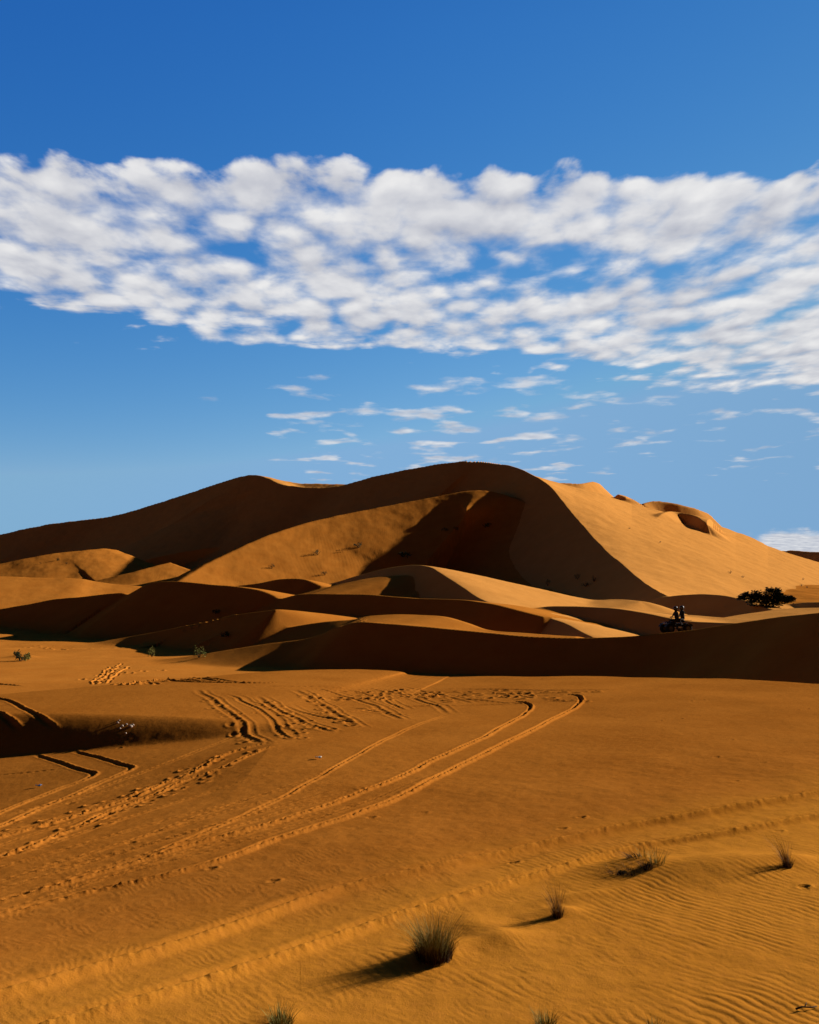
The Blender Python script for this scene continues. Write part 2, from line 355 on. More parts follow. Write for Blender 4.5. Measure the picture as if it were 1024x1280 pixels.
# the sharp turning place at the left edge
rut([(45, 942), (70, 953), (100, 963), (117, 968), (104, 975), (70, 987), (30, 1003), (0, 1016), (-60, 1040)], w=.10, depth=.035, berm=.05, tread=.2)
rut([(92, 938), (120, 947), (150, 956), (164, 960), (156, 965), (120, 980), (80, 998), (40, 1014), (0, 1031), (-60, 1055)], w=.10, depth=.035, berm=.05, tread=.2)
rut([(-30, 972), (10, 968), (50, 964), (90, 960)], w=.07, depth=.03, berm=.02)
# over the terrace edge
rut([(-40, 862), (0, 874), (35, 890), (55, 901), (70, 913)], w=.12, depth=.03, berm=.06, tread=.1)
rut([(-40, 880), (0, 894), (14, 904), (25, 916)], w=.13, depth=.03, berm=.07, tread=.1)
# fan of tracks coming down from the brink
fan = [[(245, 862, .4), (262, 875), (282, 890), (300, 908), (322, 930)], [(285, 868, .5), (300, 876), (326, 889), (344, 908), (358, 925)],
       [(318, 870, .4), (335, 880), (370, 900), (412, 916)], [(365, 862), (382, 870), (410, 888), (445, 910)], [(385, 860), (400, 862), (450, 877), (500, 900)],
       [(420, 860, .6), (437, 863), (470, 872), (505, 888)], [(455, 859, .6), (500, 868), (540, 882), (560, 893, .4)], [(500, 858, .6), (545, 868), (590, 880, .6)],
       [(380, 893, .5), (440, 890), (510, 884), (600, 882), (655, 879, .6)], [(420, 876, .4), (500, 873), (600, 872), (700, 869), (735, 868, .4)],
       [(470, 866, .6), (560, 866), (650, 868), (720, 866, .6), (800, 861, .3)], [(540, 861, .6), (620, 862), (700, 863), (780, 862, .5)], [(350, 880, .4), (400, 897), (450, 905, .5)],
       [(300, 860, .5), (350, 858), (420, 860), (480, 863, .5)], [(560, 872), (620, 878), (662, 882, .6)], [(430, 884), (480, 892), (530, 896, .5)]]
for i, f in enumerate(fan):
    rut(f, w=(.15, .11, .14, .17)[i % 4], depth=.022, berm=(.04, .034)[i % 2], tread=.35, lump=.4, jit=.12, pitch=.25, bank=(.5, 1.2))
    rut([(q[0]+11+.05*(q[1]-860), q[1]-.5, .6*(q[2] if len(q) > 2 else 1)) for q in f], w=.11, depth=.018, berm=.03, tread=.4, lump=.4, jit=.12, pitch=.25, bank=(.5, 1.2))
prints([(258, 874), (280, 888), (298, 905), (318, 928)], .42, .2, .12, .03, 5, .08)
prints([(380, 868), (408, 886), (440, 908)], .45, .22, .12, .05, 6, .1)
prints([(330, 878), (368, 898), (408, 914)], .45, .2, .12, .045, 7, .1)
prints([(360, 905), (372, 925)], .4, .2, .11, .04, 9, .1)
for k in range(14):
    x0 = rng.uniform(380, 640); prints([(x0, 861+rng.uniform(0, 14)), (x0+rng.uniform(40, 120), 862+rng.uniform(0, 16))], .55, .2, .15, .06, 20+k, .15)
# scattered dents on the terrace and flat
for k in range(26):
    x0, y0 = rng.uniform(-20, 1030), rng.uniform(865, 1120)
    prints([(x0, y0), (x0+14, y0-2)], .4, .08, .06, .02, 60+k, .05)
# churned patch further back on the left
for k in range(6):
    x0 = 112+k*13+rng.uniform(-4, 4)
    rut([(x0, 856+rng.uniform(-2, 2)), (x0+12, 845), (x0+rng.uniform(22, 34), 832+rng.uniform(-3, 2))], w=.15, depth=.07, berm=.085, tread=.3, lump=.6, jit=.3, pitch=.5)
for k in range(4):
    x0 = 118+k*13
    rut([(x0+rng.uniform(30, 50), 856), (x0+28, 846), (x0+rng.uniform(4, 14), 832)], w=.13, depth=.06, berm=.075, tread=.3, lump=.6, jit=.3, pitch=.5)
for k in range(6):
    x0 = 150+k*9
    rut([(x0, 829), (x0+22, 838+k*.5), (x0+55, 848), (x0+110, 853+k*.4, .4)], w=.12, depth=.055, berm=.07, tread=.3, lump=.6, jit=.2, pitch=.5)
prints([(112, 850), (150, 842), (200, 838)], .7, .5, .22, .10, 31, .5)
prints([(125, 838), (160, 848), (195, 853)], .7, .5, .22, .10, 32, .5)
rut([(-20, 853), (8, 856), (30, 858, .4)], w=.2, depth=.1, berm=.08)
rut([(200, 846), (260, 853), (320, 854), (360, 853, .5)], w=.15, depth=.07, berm=.06)
# footprints over the low ridge with the shrubs
prints([(228, 785), (250, 780), (270, 775), (295, 769)], .8, .35, .3, .16, 41, .2)
prints([(40, 808), (80, 812), (130, 810)], .9, .4, .3, .12, 43, .4)
prints([(446, 773), (452, 777)], .5, .2, .18, .08, 44, .1)
# drifts round the plants
mound(547, 1192, .07, .24, .22, .35); mound(610, 1180, .05, .5, .16)
mound(702, 1140, .05, .16, .13, .2); mound(795, 1084, .09, .42, .30, .3); mound(990, 1078, .06, .3, .15, .2); mound(720, 1122, .04, .5, .12); mound(905, 1085, .13, .75, .45, .3); mound(612, 1165, .04, .22, .55)
mound(352, 1276, .04, .15, .12); mound(28, 822, .25, 1.3, .8); mound(248, 809, .3, 1.6, .8); mound(787, 790, .0, .5, .5)


# ------------------------------------------------------------------ materials
def mat(name, col, rough=.9, spec=.1):
    m = bpy.data.materials.new(name); m.use_nodes = True
    b = m.node_tree.nodes['Principled BSDF']
    b.inputs['Base Color'].default_value = (*col, 1); b.inputs['Roughness'].default_value = rough
    b.inputs['Specular IOR Level'].default_value = spec
    return m
def N(nt, t, **kw):
    n = nt.nodes.new(t)
    for k, v in kw.items():
        if k in n.inputs: n.inputs[k].default_value = v
        else: setattr(n, k, v)
    return n
def sand_mat(name='sand', c0=(.50, .158, .021), c1=(.42, .122, .014), c2=(.58, .2, .03), near=None):
    m = mat(name, c0, 1.0, 0.0); nt = m.node_tree; L = nt.links.new; b = nt.nodes['Principled BSDF']
    tc = N(nt, 'ShaderNodeTexCoord')
    n1 = N(nt, 'ShaderNodeTexNoise', Scale=.35, Detail=6.0, Roughness=.6); L(tc.outputs['Object'], n1.inputs['Vector'])
    n2 = N(nt, 'ShaderNodeTexNoise', Scale=9.0, Detail=5.0, Roughness=.7); L(tc.outputs['Object'], n2.inputs['Vector'])
    r1 = N(nt, 'ShaderNodeValToRGB'); r1.color_ramp.elements[0].position = .35; r1.color_ramp.elements[1].position = .65
    r1.color_ramp.elements[0].color = (*c1, 1); r1.color_ramp.elements[1].color = (*c0, 1); L(n1.outputs['Fac'], r1.inputs['Fac'])
    mx = N(nt, 'ShaderNodeMix', data_type='RGBA'); mx.inputs['B'].default_value = (*c2, 1)
    mr = N(nt, 'ShaderNodeMapRange'); mr.inputs['From Min'].default_value = .45; mr.inputs['From Max'].default_value = .75; mr.inputs['To Max'].default_value = .5
    L(n2.outputs['Fac'], mr.inputs['Value']); L(mr.outputs['Result'], mx.inputs['Factor']); src = r1.outputs['Color']
    if near:      # loose wind-blown sand this side of the old ruts, packed redder sand beyond
        r2 = N(nt, 'ShaderNodeValToRGB'); r2.color_ramp.elements[0].position = .35; r2.color_ramp.elements[1].position = .65
        r2.color_ramp.elements[0].color = (*near[1], 1); r2.color_ramp.elements[1].color = (*near[0], 1); L(n1.outputs['Fac'], r2.inputs['Fac'])
        sx = N(nt, 'ShaderNodeSeparateXYZ'); L(tc.outputs['Object'], sx.inputs[0])
        ad = N(nt, 'ShaderNodeMath', operation='MULTIPLY_ADD'); L(n1.outputs['Fac'], ad.inputs[0]); ad.inputs[1].default_value = 5.0; sl_ = N(nt, 'ShaderNodeMath', operation='MULTIPLY_ADD'); L(sx.outputs['X'], sl_.inputs[0]); sl_.inputs[1].default_value = -.8; L(sx.outputs['Y'], sl_.inputs[2]); L(sl_.outputs[0], ad.inputs[2])
        mp = N(nt, 'ShaderNodeMapRange', interpolation_type='SMOOTHSTEP'); mp.inputs['From Min'].default_value = 11.6; mp.inputs['From Max'].default_value = 15.0; L(ad.outputs[0], mp.inputs['Value'])
        m2 = N(nt, 'ShaderNodeMix', data_type='RGBA'); L(mp.outputs['Result'], m2.inputs['Factor']); L(r2.outputs['Color'], m2.inputs['A']); L(src, m2.inputs['B']); src = m2.outputs['Result']
    L(src, mx.inputs['A'])
    L(mx.outputs['Result'], b.inputs['Base Color'])
    n3 = N(nt, 'ShaderNodeTexNoise', Scale=55.0, Detail=3.0, Roughness=.7); L(tc.outputs['Object'], n3.inputs['Vector'])
    n4 = N(nt, 'ShaderNodeTexNoise', Scale=4.0, Detail=8.0, Roughness=.65); L(tc.outputs['Object'], n4.inputs['Vector'])
    bp = N(nt, 'ShaderNodeBump', Strength=.35, Distance=.012); L(n3.outputs['Fac'], bp.inputs['Height'])
    bp2 = N(nt, 'ShaderNodeBump', Strength=.4, Distance=.035); L(n4.outputs['Fac'], bp2.inputs['Height']); L(bp.outputs['Normal'], bp2.inputs['Normal'])
    L(bp2.outputs['Normal'], b.inputs['Normal'])
    return m
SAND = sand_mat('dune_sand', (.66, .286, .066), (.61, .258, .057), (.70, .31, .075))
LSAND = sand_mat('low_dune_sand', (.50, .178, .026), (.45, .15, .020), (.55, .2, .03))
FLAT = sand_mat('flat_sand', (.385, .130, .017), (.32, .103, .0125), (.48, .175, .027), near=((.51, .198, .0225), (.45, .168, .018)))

# ------------------------------------------------------------------ ground meshes
def ground_mesh(name, sel, m, label):
    """sel: boolean per quad"""
    q = np.nonzero(sel.ravel())[0]
    r, c = q//(NC-1), q % (NC-1)
    i = r*NC+c
    quads = np.stack([i, i+1, i+NC+1, i+NC], 1).astype(np.int32)
    used, inv = np.unique(quads, return_inverse=True)
    co = np.stack([XX.ravel()[used], YY.ravel()[used], H.ravel()[used]+CAM_H], 1).astype(np.float32)
    me = bpy.data.meshes.new(name); me.vertices.add(len(co)); me.vertices.foreach_set('co', co.ravel())
    me.loops.add(quads.size); me.loops.foreach_set('vertex_index', inv.ravel().astype(np.int32))
    me.polygons.add(len(quads)); me.polygons.foreach_set('loop_start', np.arange(0, quads.size, 4, dtype=np.int32))
    me.update(calc_edges=True); me.validate()
    me.polygons.foreach_set('use_smooth', np.ones(len(me.polygons), bool))
    me.materials.append(m)
    o = bpy.data.objects.new(name, me); COL.objects.link(o)
    return tag(o, label, 'dune' if 'dune' in name else 'ground', kind='structure')
qid = ID[:-1, :-1]
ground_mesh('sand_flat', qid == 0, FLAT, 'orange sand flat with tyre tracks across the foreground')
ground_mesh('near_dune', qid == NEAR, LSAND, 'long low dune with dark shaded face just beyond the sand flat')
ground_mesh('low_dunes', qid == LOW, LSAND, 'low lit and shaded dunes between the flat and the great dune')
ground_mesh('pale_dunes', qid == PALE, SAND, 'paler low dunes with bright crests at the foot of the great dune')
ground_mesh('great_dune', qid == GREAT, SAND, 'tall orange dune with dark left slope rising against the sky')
def plain():
    me = bpy.data.meshes.new('desert_plain')
    n = 64; v = []; f = []
    for R_ in (0, 60, 300, 1500, 6000, 30000):
        for k in range(n): v.append((R_*math.sin(2*math.pi*k/n), R_*math.cos(2*math.pi*k/n), -12 if R_ > 100 else -12))
    for j in range(5):
        for k in range(n):
            a, b = j*n+k, j*n+(k+1) % n
            f.append((a, b, b+n, a+n) if j else (a, b+n, a+n))
    me.from_pydata(v, [], f); me.materials.append(SAND)
    o = bpy.data.objects.new('desert_plain', me); COL.objects.link(o)
    tag(o, 'flat orange desert plain reaching the horizon', 'ground', kind='structure')
plain()

# ------------------------------------------------------------------ plants
def noisy(m, c1, c2, scale=6):
    nt = m.node_tree; L = nt.links.new; b = nt.nodes['Principled BSDF']
    tc = N(nt, 'ShaderNodeTexCoord'); n = N(nt, 'ShaderNodeTexNoise', Scale=scale, Detail=4.0); L(tc.outputs['Object'], n.inputs['Vector'])
    r = N(nt, 'ShaderNodeValToRGB'); r.color_ramp.elements[0].position = .38; r.color_ramp.elements[1].position = .62
    r.color_ramp.elements[0].color = (*c1, 1); r.color_ramp.elements[1].color = (*c2, 1)
    L(n.outputs['Fac'], r.inputs['Fac']); L(r.outputs['Color'], b.inputs['Base Color'])
    return m
GRASS = noisy(mat('grass_blade', (.1, .09, .02), .8), (.12, .11, .022), (.30, .24, .06), 30)
DRY = noisy(mat('dry_stalk', (.2, .1, .04), .9), (.10, .05, .02), (.26, .15, .06), 30)
THATCH = noisy(mat('dark_thatch', (.03, .015, .008), .95), (.02, .01, .006), (.05, .025, .012), 20)
LEAF = noisy(mat('leaf', (.02, .03, .01), .8), (.014, .022, .008), (.045, .055, .016), 2)
YLEAF = noisy(mat('yellow_green_leaf', (.2, .19, .04), .8), (.10, .11, .02), (.26, .22, .05), 3)
BARK = noisy(mat('bark', (.05, .03, .02), .95), (.03, .018, .01), (.08, .05, .03), 8)

def mesh_obj(name, v, f, m, parent=None, smooth=False, loc=None):
    me = bpy.data.meshes.new(name); me.from_pydata([tuple(p) for p in v], [], f); me.update()
    if smooth: me.polygons.foreach_set('use_smooth', [True]*len(me.polygons))
    for mm in (m if isinstance(m, (list, tuple)) else [m]): me.materials.append(mm)
    o = bpy.data.objects.new(name, me); COL.objects.link(o)
    if parent: o.parent = parent
    if loc: o.location = loc
    return o
def empty(name, loc, rz=0):
    o = bpy.data.objects.new(name, None); COL.objects.link(o); o.location = loc; o.rotation_euler.z = rz; o.empty_display_size = .1
    return o
def blades(n, h, base, out, w, lean=(0, 0), hvar=.5, sub=4, droop=.3):
    v, f = [], []
    for i in range(n):
        a = random.uniform(0, 6.283); r = base*math.sqrt(random.random())
        p = Vector((r*math.cos(a), r*math.sin(a), -.02))
        a2 = a+random.gauss(0, .6)
        hh = h*(1-hvar*random.random()); o = out*random.uniform(.15, 1)
        d = Vector((math.cos(a2)*o+lean[0], math.sin(a2)*o+lean[1], 0))
        sd = Vector((-math.sin(a2+random.uniform(-1, 1)), math.cos(a2+random.uniform(-1, 1)), 0))
        ww = w*random.uniform(.6, 1.2); k0 = len(v)
        for s in range(sub+1):
            t = s/sub
            c = p+d*(t**1.5)*hh+Vector((0, 0, hh*(t-droop*t*t*o)))
            e = sd*ww*(1-t*.85)*.5
            v += [c-e, c+e]
            if s: f.append((k0+2*s-2, k0+2*s-1, k0+2*s+1, k0+2*s))
    return v, f
def leaves(n, rx, ry, rz, size, zc=None, ball=.35):
    """leaf faces clumped in an uneven low crown"""
    v, f = [], []
    cl = []
    for i in range(max(5, n//40)):
        a = random.uniform(0, 6.283); r = random.random()**.6
        cl.append((rx*.75*r*math.cos(a), ry*.75*r*math.sin(a), rz*random.uniform(.25, .8)*(1-.35*r), random.uniform(.6, 1.2)))
    for i in range(n):
        c = random.choice(cl); q = Vector((random.gauss(0, 1), random.gauss(0, 1), random.gauss(0, 1))).normalized()*random.random()**.45
        p = Vector((c[0]+q.x*rx*ball*c[3], c[1]+q.y*ry*ball*c[3], max(0, c[2]+q.z*rz*ball*1.1*c[3])))
        d = Vector((random.gauss(0, 1), random.gauss(0, 1), random.gauss(.3, .8))).normalized()*size*random.uniform(.6, 1.4)
        s = d.orthogonal().normalized()*size*.28
        k = len(v); v += [p, p+d*.5+s, p+d, p+d*.5-s]; f.append((k, k+1, k+2, k+3))
    return v, f
def tube(pts, r0, r1, n=6):
    v, f = [], []
    for i, p in enumerate(pts):
        p = Vector(p); q = Vector(pts[min(i+1, len(pts)-1)])-Vector(pts[max(i-1, 0)])
        q.normalize(); a = q.orthogonal().normalized(); b = q.cross(a); r = r0+(r1-r0)*i/(len(pts)-1)
        for k in range(n): v.append(p+a*r*math.cos(6.283*k/n)+b*r*math.sin(6.283*k/n))
        if i:
            for k in range(n):
                j = (i-1)*n; f.append((j+k, j+(k+1) % n, j+n+(k+1) % n, j+n+k))
    f.append(tuple(range(n-1, -1, -1))); f.append(tuple(range((len(pts)-1)*n, len(pts)*n)))
    return v, f
def merge(*vf):
    V, Fc = [], []
    for v, f in vf:
        k = len(V); V += list(v); Fc += [tuple(i+k for i in q) for q in f]
    return V, Fc
def at(px, py, dmin=0):
    v = hit(px, py, dmin); v.z = ground(v.x, v.y)+CAM_H
    return v

# main tuft: olive blades over a dark thatch
p = at(543, 1196); t = tag(empty('grass_tuft', p), 'bushy olive grass tuft with dark base and long shadow, largest in the foreground', 'grass tuft', 'grass tufts in the foreground sand')
v, f = blades(1000, .43, .12, .85, .0026); mesh_obj('green_blades', v, f, GRASS, t)
v, f = blades(620, .21, .15, .8, .006); mesh_obj('dark_thatch', v, f, THATCH, t)
v, f = blades(160, .48, .12, .7, .003, droop=.2); mesh_obj('dry_stalks', v, f, DRY, t)
# cropped tufts on the bottom edge
for (px, py, n, h, lab) in [(352, 1284, 260, .20, 'short dark green tuft cut off by the bottom edge, below the long grass shadow'),
                            (682, 1283, 130, .16, 'thin olive grass tuft on the bottom edge among the ripples, right of the largest tuft'),
                            (822, 1284, 60, .10, 'few short green blades on the bottom edge, rightmost of the cropped tufts')]:
    p = at(px, py); t = tag(empty('grass_tuft', p), lab, 'grass tuft', 'grass tufts in the foreground sand')
    v, f = blades(n, h, .07, .6, .005); mesh_obj('green_blades', v, f, GRASS, t)
    v, f = blades(n//2, h*.5, .08, .8, .006); mesh_obj('dark_thatch', v, f, THATCH, t)
# wispy dry plants
for (px, py, h, ln, lab) in [(697, 1146, .36, (-.12, .1), 'wispy brown dry plant in the ripples between the largest tuft and the low scrub'),
                             (984, 1083, .36, (-.28, .1), 'wispy brown dry plant leaning left near the right edge')]:
    p = at(px, py); t = tag(empty('dry_plant', p), lab, 'dry plant', 'wispy dry plants')
    v, f = blades(150, h*1.1, .03, .5, .0032, ln, .6); mesh_obj('stalks', v, f, DRY, t)
    v, f = blades(90, h*.35, .05, .7, .006); mesh_obj('dark_base', v, f, THATCH, t)
    v, f = blades(14, h*.4, .05, .6, .005, (.2, 0)); mesh_obj('green_blades', v, f, GRASS, t)
# low scrub
p = at(795, 1090); t = tag(empty('low_scrub', p), 'low sprawling dark scrub with yellowish stems beside the old ruts', 'scrub')
def shift(vf, x, y):
    return [Vector(q)+Vector((x, y, ground(p.x+x, p.y+y)+CAM_H-p.z)) for q in vf[0]], vf[1]
v, f = merge(shift(blades(150, .09, .12, 1.4, .007, (-.4, 0), droop=.4), -.15, .02), shift(blades(110, .08, .10, 1.4, .007, (-.4, 0), droop=.4), -.02, -.02))
mesh_obj('dark_clump', v, f, THATCH, t)
v, f = merge(shift(blades(130, .13, .07, 1.0, .007, (-.2, 0), droop=.3), .14, .06)); mesh_obj('dark_clump', v, f, THATCH, t)
v, f = merge(shift(blades(120, .10, .09, 1.5, .007, (-.9, 0), droop=.3), .10, .46)); mesh_obj('dark_clump', v, f, THATCH, t)
v, f = merge(shift(blades(90, .24, .09, .6, .004), .27, .16), shift(blades(40, .2, .08, .7, .004), .2, .4)); mesh_obj('yellow_stems', v, f, YLEAF, t)
v, f = merge(shift(blades(60, .12, .2, 1.2, .004), .05, .1), shift(blades(30, .1, .2, 1.2, .004), -.2, .1)); mesh_obj('dry_stalks', v, f, DRY, t)
# stick on the sand
p = at(1006, 1262); v, f = tube([(-.07, -.02, .012), (-.02, .0, .02), (.04, .0, .016), (.1, .03, .01)], .008, .004)
v2, f2 = tube([(.0, .0, .018), (.03, .04, .035)], .005, .003); v, f = merge((v, f), (v2, f2))
o = mesh_obj('dry_stick', v, f, BARK, None, True, p); tag(o, 'short dark forked stick lying on rippled sand in the bottom right corner', 'stick')

# shrubs on the low ground at the left
def shrub(px, py, w, h, lab, name='desert_shrub', grp=None, green=.0, n=300, dmin=0, m=None, D=None):
    if D: x = (px-CX)/F_PX*D; p = Vector((x, D, ground(x, D)+CAM_H))
    else: p = at(px, py, dmin)
    W_ = w/F_PX*p.y/2; Hh = h/F_PX*p.y
    t = tag(empty(name, p), lab, 'shrub', grp)
    v, f = leaves(n, W_, W_*.8, Hh, max(.07, .16*W_)); mesh_obj('foliage', v, f, m or LEAF, t)
    sv = []
    for k in range(5):
        a = random.uniform(0, 6.28); sv.append(tube([(0, 0, -.1), (W_*.25*math.cos(a), W_*.25*math.sin(a), Hh*.3), (W_*.6*math.cos(a), W_*.6*math.sin(a), Hh*.6)], .03*W_+.01, .01))
    v, f = merge(*sv); mesh_obj('stems', v, f, BARK, t)
    if green:
        v, f = leaves(int(n*green), W_*.5, W_*.5, Hh*.9, max(.06, .13*W_)); v = [q+Vector((W_*.75, -.1, 0)) for q in v]; mesh_obj('yellow_foliage', v, f, YLEAF, t)
    return t
shrub(26, 826, 30, 13, 'dark shrub with yellowish right side on the lit flat at the left edge', green=.7)
shrub(190, 821, 15, 13, 'small pale green shrub below the low shaded ridge, left of its yellow neighbour', m=YLEAF, grp='shrubs by the low shaded ridge')
shrub(249, 822, 20, 15, 'small yellow green shrub on a pale drift beside the low shaded ridge', m=YLEAF, grp='shrubs by the low shaded ridge')
shrub(283, 796, 16, 9, 'dark shrub hidden in the shade above the yellow green shrub', grp='shrubs by the low shaded ridge')
shrub(270, 767, 12, 7, 'faint dark shrub on the shaded middle dune face', grp='shrubs by the low shaded ridge')
# the big bush right of the riders
p = at(957, 757.5); DB = p.y
t = tag(empty('desert_bush', p), 'big dark green bush at the foot of the lit flank', 'bush')
k = DB/F_PX
v, f = merge(*[tube([(random.uniform(-.4, .4), random.uniform(-.3, .3), -.3), (a*.5, random.uniform(-.6, .6), .7), (a, random.uniform(-1, 1), 1.5)], .09, .03) for a in (-2.3, -1.5, -.8, -.1, .6, 1.2, 2.0)])
mesh_obj('trunk', v, f, BARK, t)
parts = []
for (cx, cz, r) in [(-17, 9, 8), (-12, 15, 7), (-22, 14, 6), (-5, 12, 10), (3, 10, 11), (7, 19, 9), (10, 22, 6), (13, 15, 9), (19, 10, 8), (24, 8, 6), (0, 6, 14), (-8, 6, 12), (14, 5, 12), (-27, 12, 4), (29, 10, 4)]:
    v, f = leaves(300, r*k*1.3, r*k*1.3, r*k*1.35, .20, ball=.5)
    parts.append(([q+Vector((cx*k*1.08, random.uniform(-.6, .6), max(0, (cz-r*.6))*k*.85)) for q in v], f))
v, f = merge(*parts); mesh_obj('crown', v, f, LEAF, t)
# far tufts on the great dune
lit = [(340, 711, 9, 5, 'tiny dark shrub on the lit lower slope, leftmost of four'), (397, 694, 12, 6, 'tiny dark shrub on the lit lower slope, above the lowest of four'),
       (448, 685, 13, 6, 'tiny dark shrub on the lit lower slope, highest and rightmost of four'), (406, 719, 9, 5, 'tiny dark shrub on the lit lower slope, lowest of four')]
for a in lit: shrub(a[0], a[1], a[2]*1.25, a[3]*1.35, a[4], grp='shrubs on the lit lower slope', n=160, dmin=150)
for a in [(72, 701, 9, 5, 'tiny dark shrub in the lit hollow far left, largest of three'), (51, 705, 4, 3, 'tiny dark shrub in the lit hollow far left, leftmost of three'), (83, 705, 5, 3, 'tiny dark shrub in the lit hollow far left, rightmost of three')]:
    shrub(*a[:4], a[4], grp='shrubs in the lit hollow', n=120, dmin=150)
dark = [(607, 659, 18, 7, 'dark shrub high on the shaded main slope, alone on the right'), (557, 664, 12, 6, 'dark shrub on the shaded main slope, left of a close pair'), (569, 669, 10, 5, 'dark shrub on the shaded main slope, lower of a close pair'),
        (504, 696, 26, 6, 'broad dark shrub in shade beside the edge of the lit lower slope'), (685, 732, 10, 9, 'dark shrub low on the shaded main slope, alone above the pale tongue'), (722, 724, 12, 9, 'dark shrub low on the shaded slope, upper left of a cluster'),
        (743, 727, 11, 10, 'dark shrub low on the shaded slope, right of a cluster'), (732, 733, 14, 7, 'dark shrub low on the shaded slope, bottom of a cluster'), (577, 725, 12, 7, 'dark shrub in shade behind the bright curved ridge'), (632, 737, 9, 5, 'dark shrub at the top edge of the pale tongue, left of a pair'), (648, 738, 9, 5, 'dark shrub at the top edge of the pale tongue, right of a pair')]
for a in dark: shrub(*a[:4], a[4], grp='shrubs on the shaded main slope', n=140, dmin=140)
fl_ = [(825, 679, 5, 3, 'tiny brown shrub alone high on the lit flank'), (913, 717, 7, 4, 'tiny brown shrub on the lit flank above the big bush, upper left of two'), (929, 722, 6, 3, 'tiny brown shrub on the lit flank above the big bush, lower right of two'),
       (1004, 725, 5, 3, 'tiny brown shrub near the right edge of the lit flank, highest of three'), (1002, 733, 6, 4, 'tiny brown shrub near the right edge of the lit flank, left of three'), (1009, 735, 5, 3, 'tiny brown shrub near the right edge of the lit flank, lowest of three'),
       (787, 661, 4, 2, 'tiny brown speck of a shrub high on the lit flank near the dark ridge')]
for a in fl_: shrub(*a[:4], a[4], grp='shrubs on the lit flank', n=90, dmin=140)
shrub(582, 577.5, 5, 3, 'tiny dark shrub on the very summit of the great dune', n=80, dmin=140)

# ------------------------------------------------------------------ stones and scraps
STONE = noisy(mat('pale_stone', (.6, .5, .42), .9), (.26, .19, .15), (.46, .38, .32), 12)
def stone(name, px, py, r, m, lab, cat, grp=None, sq=(1, 1, .7)):
    p = at(px, py); v, f = [], []
    nu, nv = 9, 6
    for j in range(nv+1):
        for i in range(nu):
            a = 6.283*i/nu; b = math.pi*j/nv
            d = Vector((math.sin(b)*math.cos(a)*sq[0], math.sin(b)*math.sin(a)*sq[1], math.cos(b)*sq[2]))
            v.append(d*r*(1+.22*float(noise(np.array(d.x*2+px), np.array(d.y*2+d.z*1.7)))))
    for j in range(nv):
        for i in range(nu): f.append((j*nu+i, j*nu+(i+1) % nu, (j+1)*nu+(i+1) % nu, (j+1)*nu+i))
    o = mesh_obj(name, v, f, m, None, True, p+Vector((0, 0, r*.35))); o.rotation_euler.z = random.uniform(0, 6)
    return tag(o, lab, cat, grp)
for (px, py, r) in [(147, 904, .045), (150, 911, .035), (153, 908, .05), (158, 906, .04), (163, 909, .07), (166, 907, .05), (157, 917, .035), (149, 901, .03)]:
    stone('pale_stone', px, py, r*.85, STONE, 'small pale stone in the cluster on the shaded step at the left', 'stone', 'cluster of pale stones')
BLUE = mat('blue_plastic', (.10, .22, .42), .5, .3); PALE = mat('pale_scrap', (.75, .68, .58), .8)
def scrap(name, px, py, w, m, lab):
    p = at(px, py); v, f = [], []
    n = 6
    for j in range(n):
        for i in range(n):
            a, b = i/(n-1)-.5, j/(n-1)-.5
            v.append((a*w*(1+.2*b), b*w*.7, .02+w*.3*abs(math.sin(3*a+2*b))))
    for j in range(n-1):
        for i in range(n-1): f.append((j*n+i, j*n+i+1, (j+1)*n+i+1, (j+1)*n+i))
    o = mesh_obj(name, v, f, m, None, True, p); md = o.modifiers.new('thick', 'SOLIDIFY'); md.thickness = .006
    return tag(o, lab, 'litter')
scrap('plastic_scrap', 48, 984, .11, BLUE, 'small crumpled blue plastic scrap on the sand at the left')
scrap('paper_scrap', 398, 949, .12, PALE, 'small crumpled pale scrap between the tyre tracks')

# ------------------------------------------------------------------ quad bike with two riders behind the near dune
BODY = mat('black_plastic', (.012, .012, .014), .7, .15); RUBBER = mat('rubber', (.012, .011, .011), .9); STEEL = mat('grey_metal', (.05, .05, .052), .6, .3)
CLOTH = noisy(mat('dark_clothing', (.02, .018, .02), .9), (.012, .011, .013), (.03, .026, .028), 14); SKIN = mat('skin', (.42, .24, .16), .6); HELM = mat('dark_helmet', (.03, .03, .034), .5, .2); VISOR = mat('visor', (.10, .11, .12), .3, .4); LAMP = mat('headlamp_glass', (.5, .5, .5), .3, .4); SHOE = mat('pale_shoe', (.55, .5, .46), .7)
def box(c, s, bev=.03, rot=0):
    cx, cy, cz = c; x, y, z = s[0]/2, s[1]/2, s[2]/2; b = min(bev, x*.9, y*.9, z*.9)
    v, f = [], []
    prof = [(-x+b, -y), (x-b, -y), (x, -y+b), (x, y-b), (x-b, y), (-x+b, y), (-x, y-b), (-x, -y+b)]
    for (sc, zz) in ((1-b/max(x, y), -z), (1, -z+b), (1, z-b), (1-b/max(x, y), z)):
        for (a, d) in prof: v.append((cx+a*sc, cy+d*sc, cz+zz))
    for j in range(3):
        for i in range(8): f.append((j*8+i, j*8+(i+1) % 8, (j+1)*8+(i+1) % 8, (j+1)*8+i))
    f.append(tuple(range(7, -1, -1))); f.append(tuple(range(24, 32)))
    return v, f
def wheelpart(c, prof, n=20):
    """lathe about the y axis: prof = (radius, y)"""
    v, f = [], []; m = len(prof)
    for i in range(n):
        a = 6.283*i/n
        for (r, y) in prof: v.append((c[0]+r*math.cos(a), c[1]+y, c[2]+r*math.sin(a)))
    for i in range(n):
        for j in range(m-1): f.append((i*m+j, i*m+j+1, ((i+1) % n)*m+j+1, ((i+1) % n)*m+j))
    return v, f
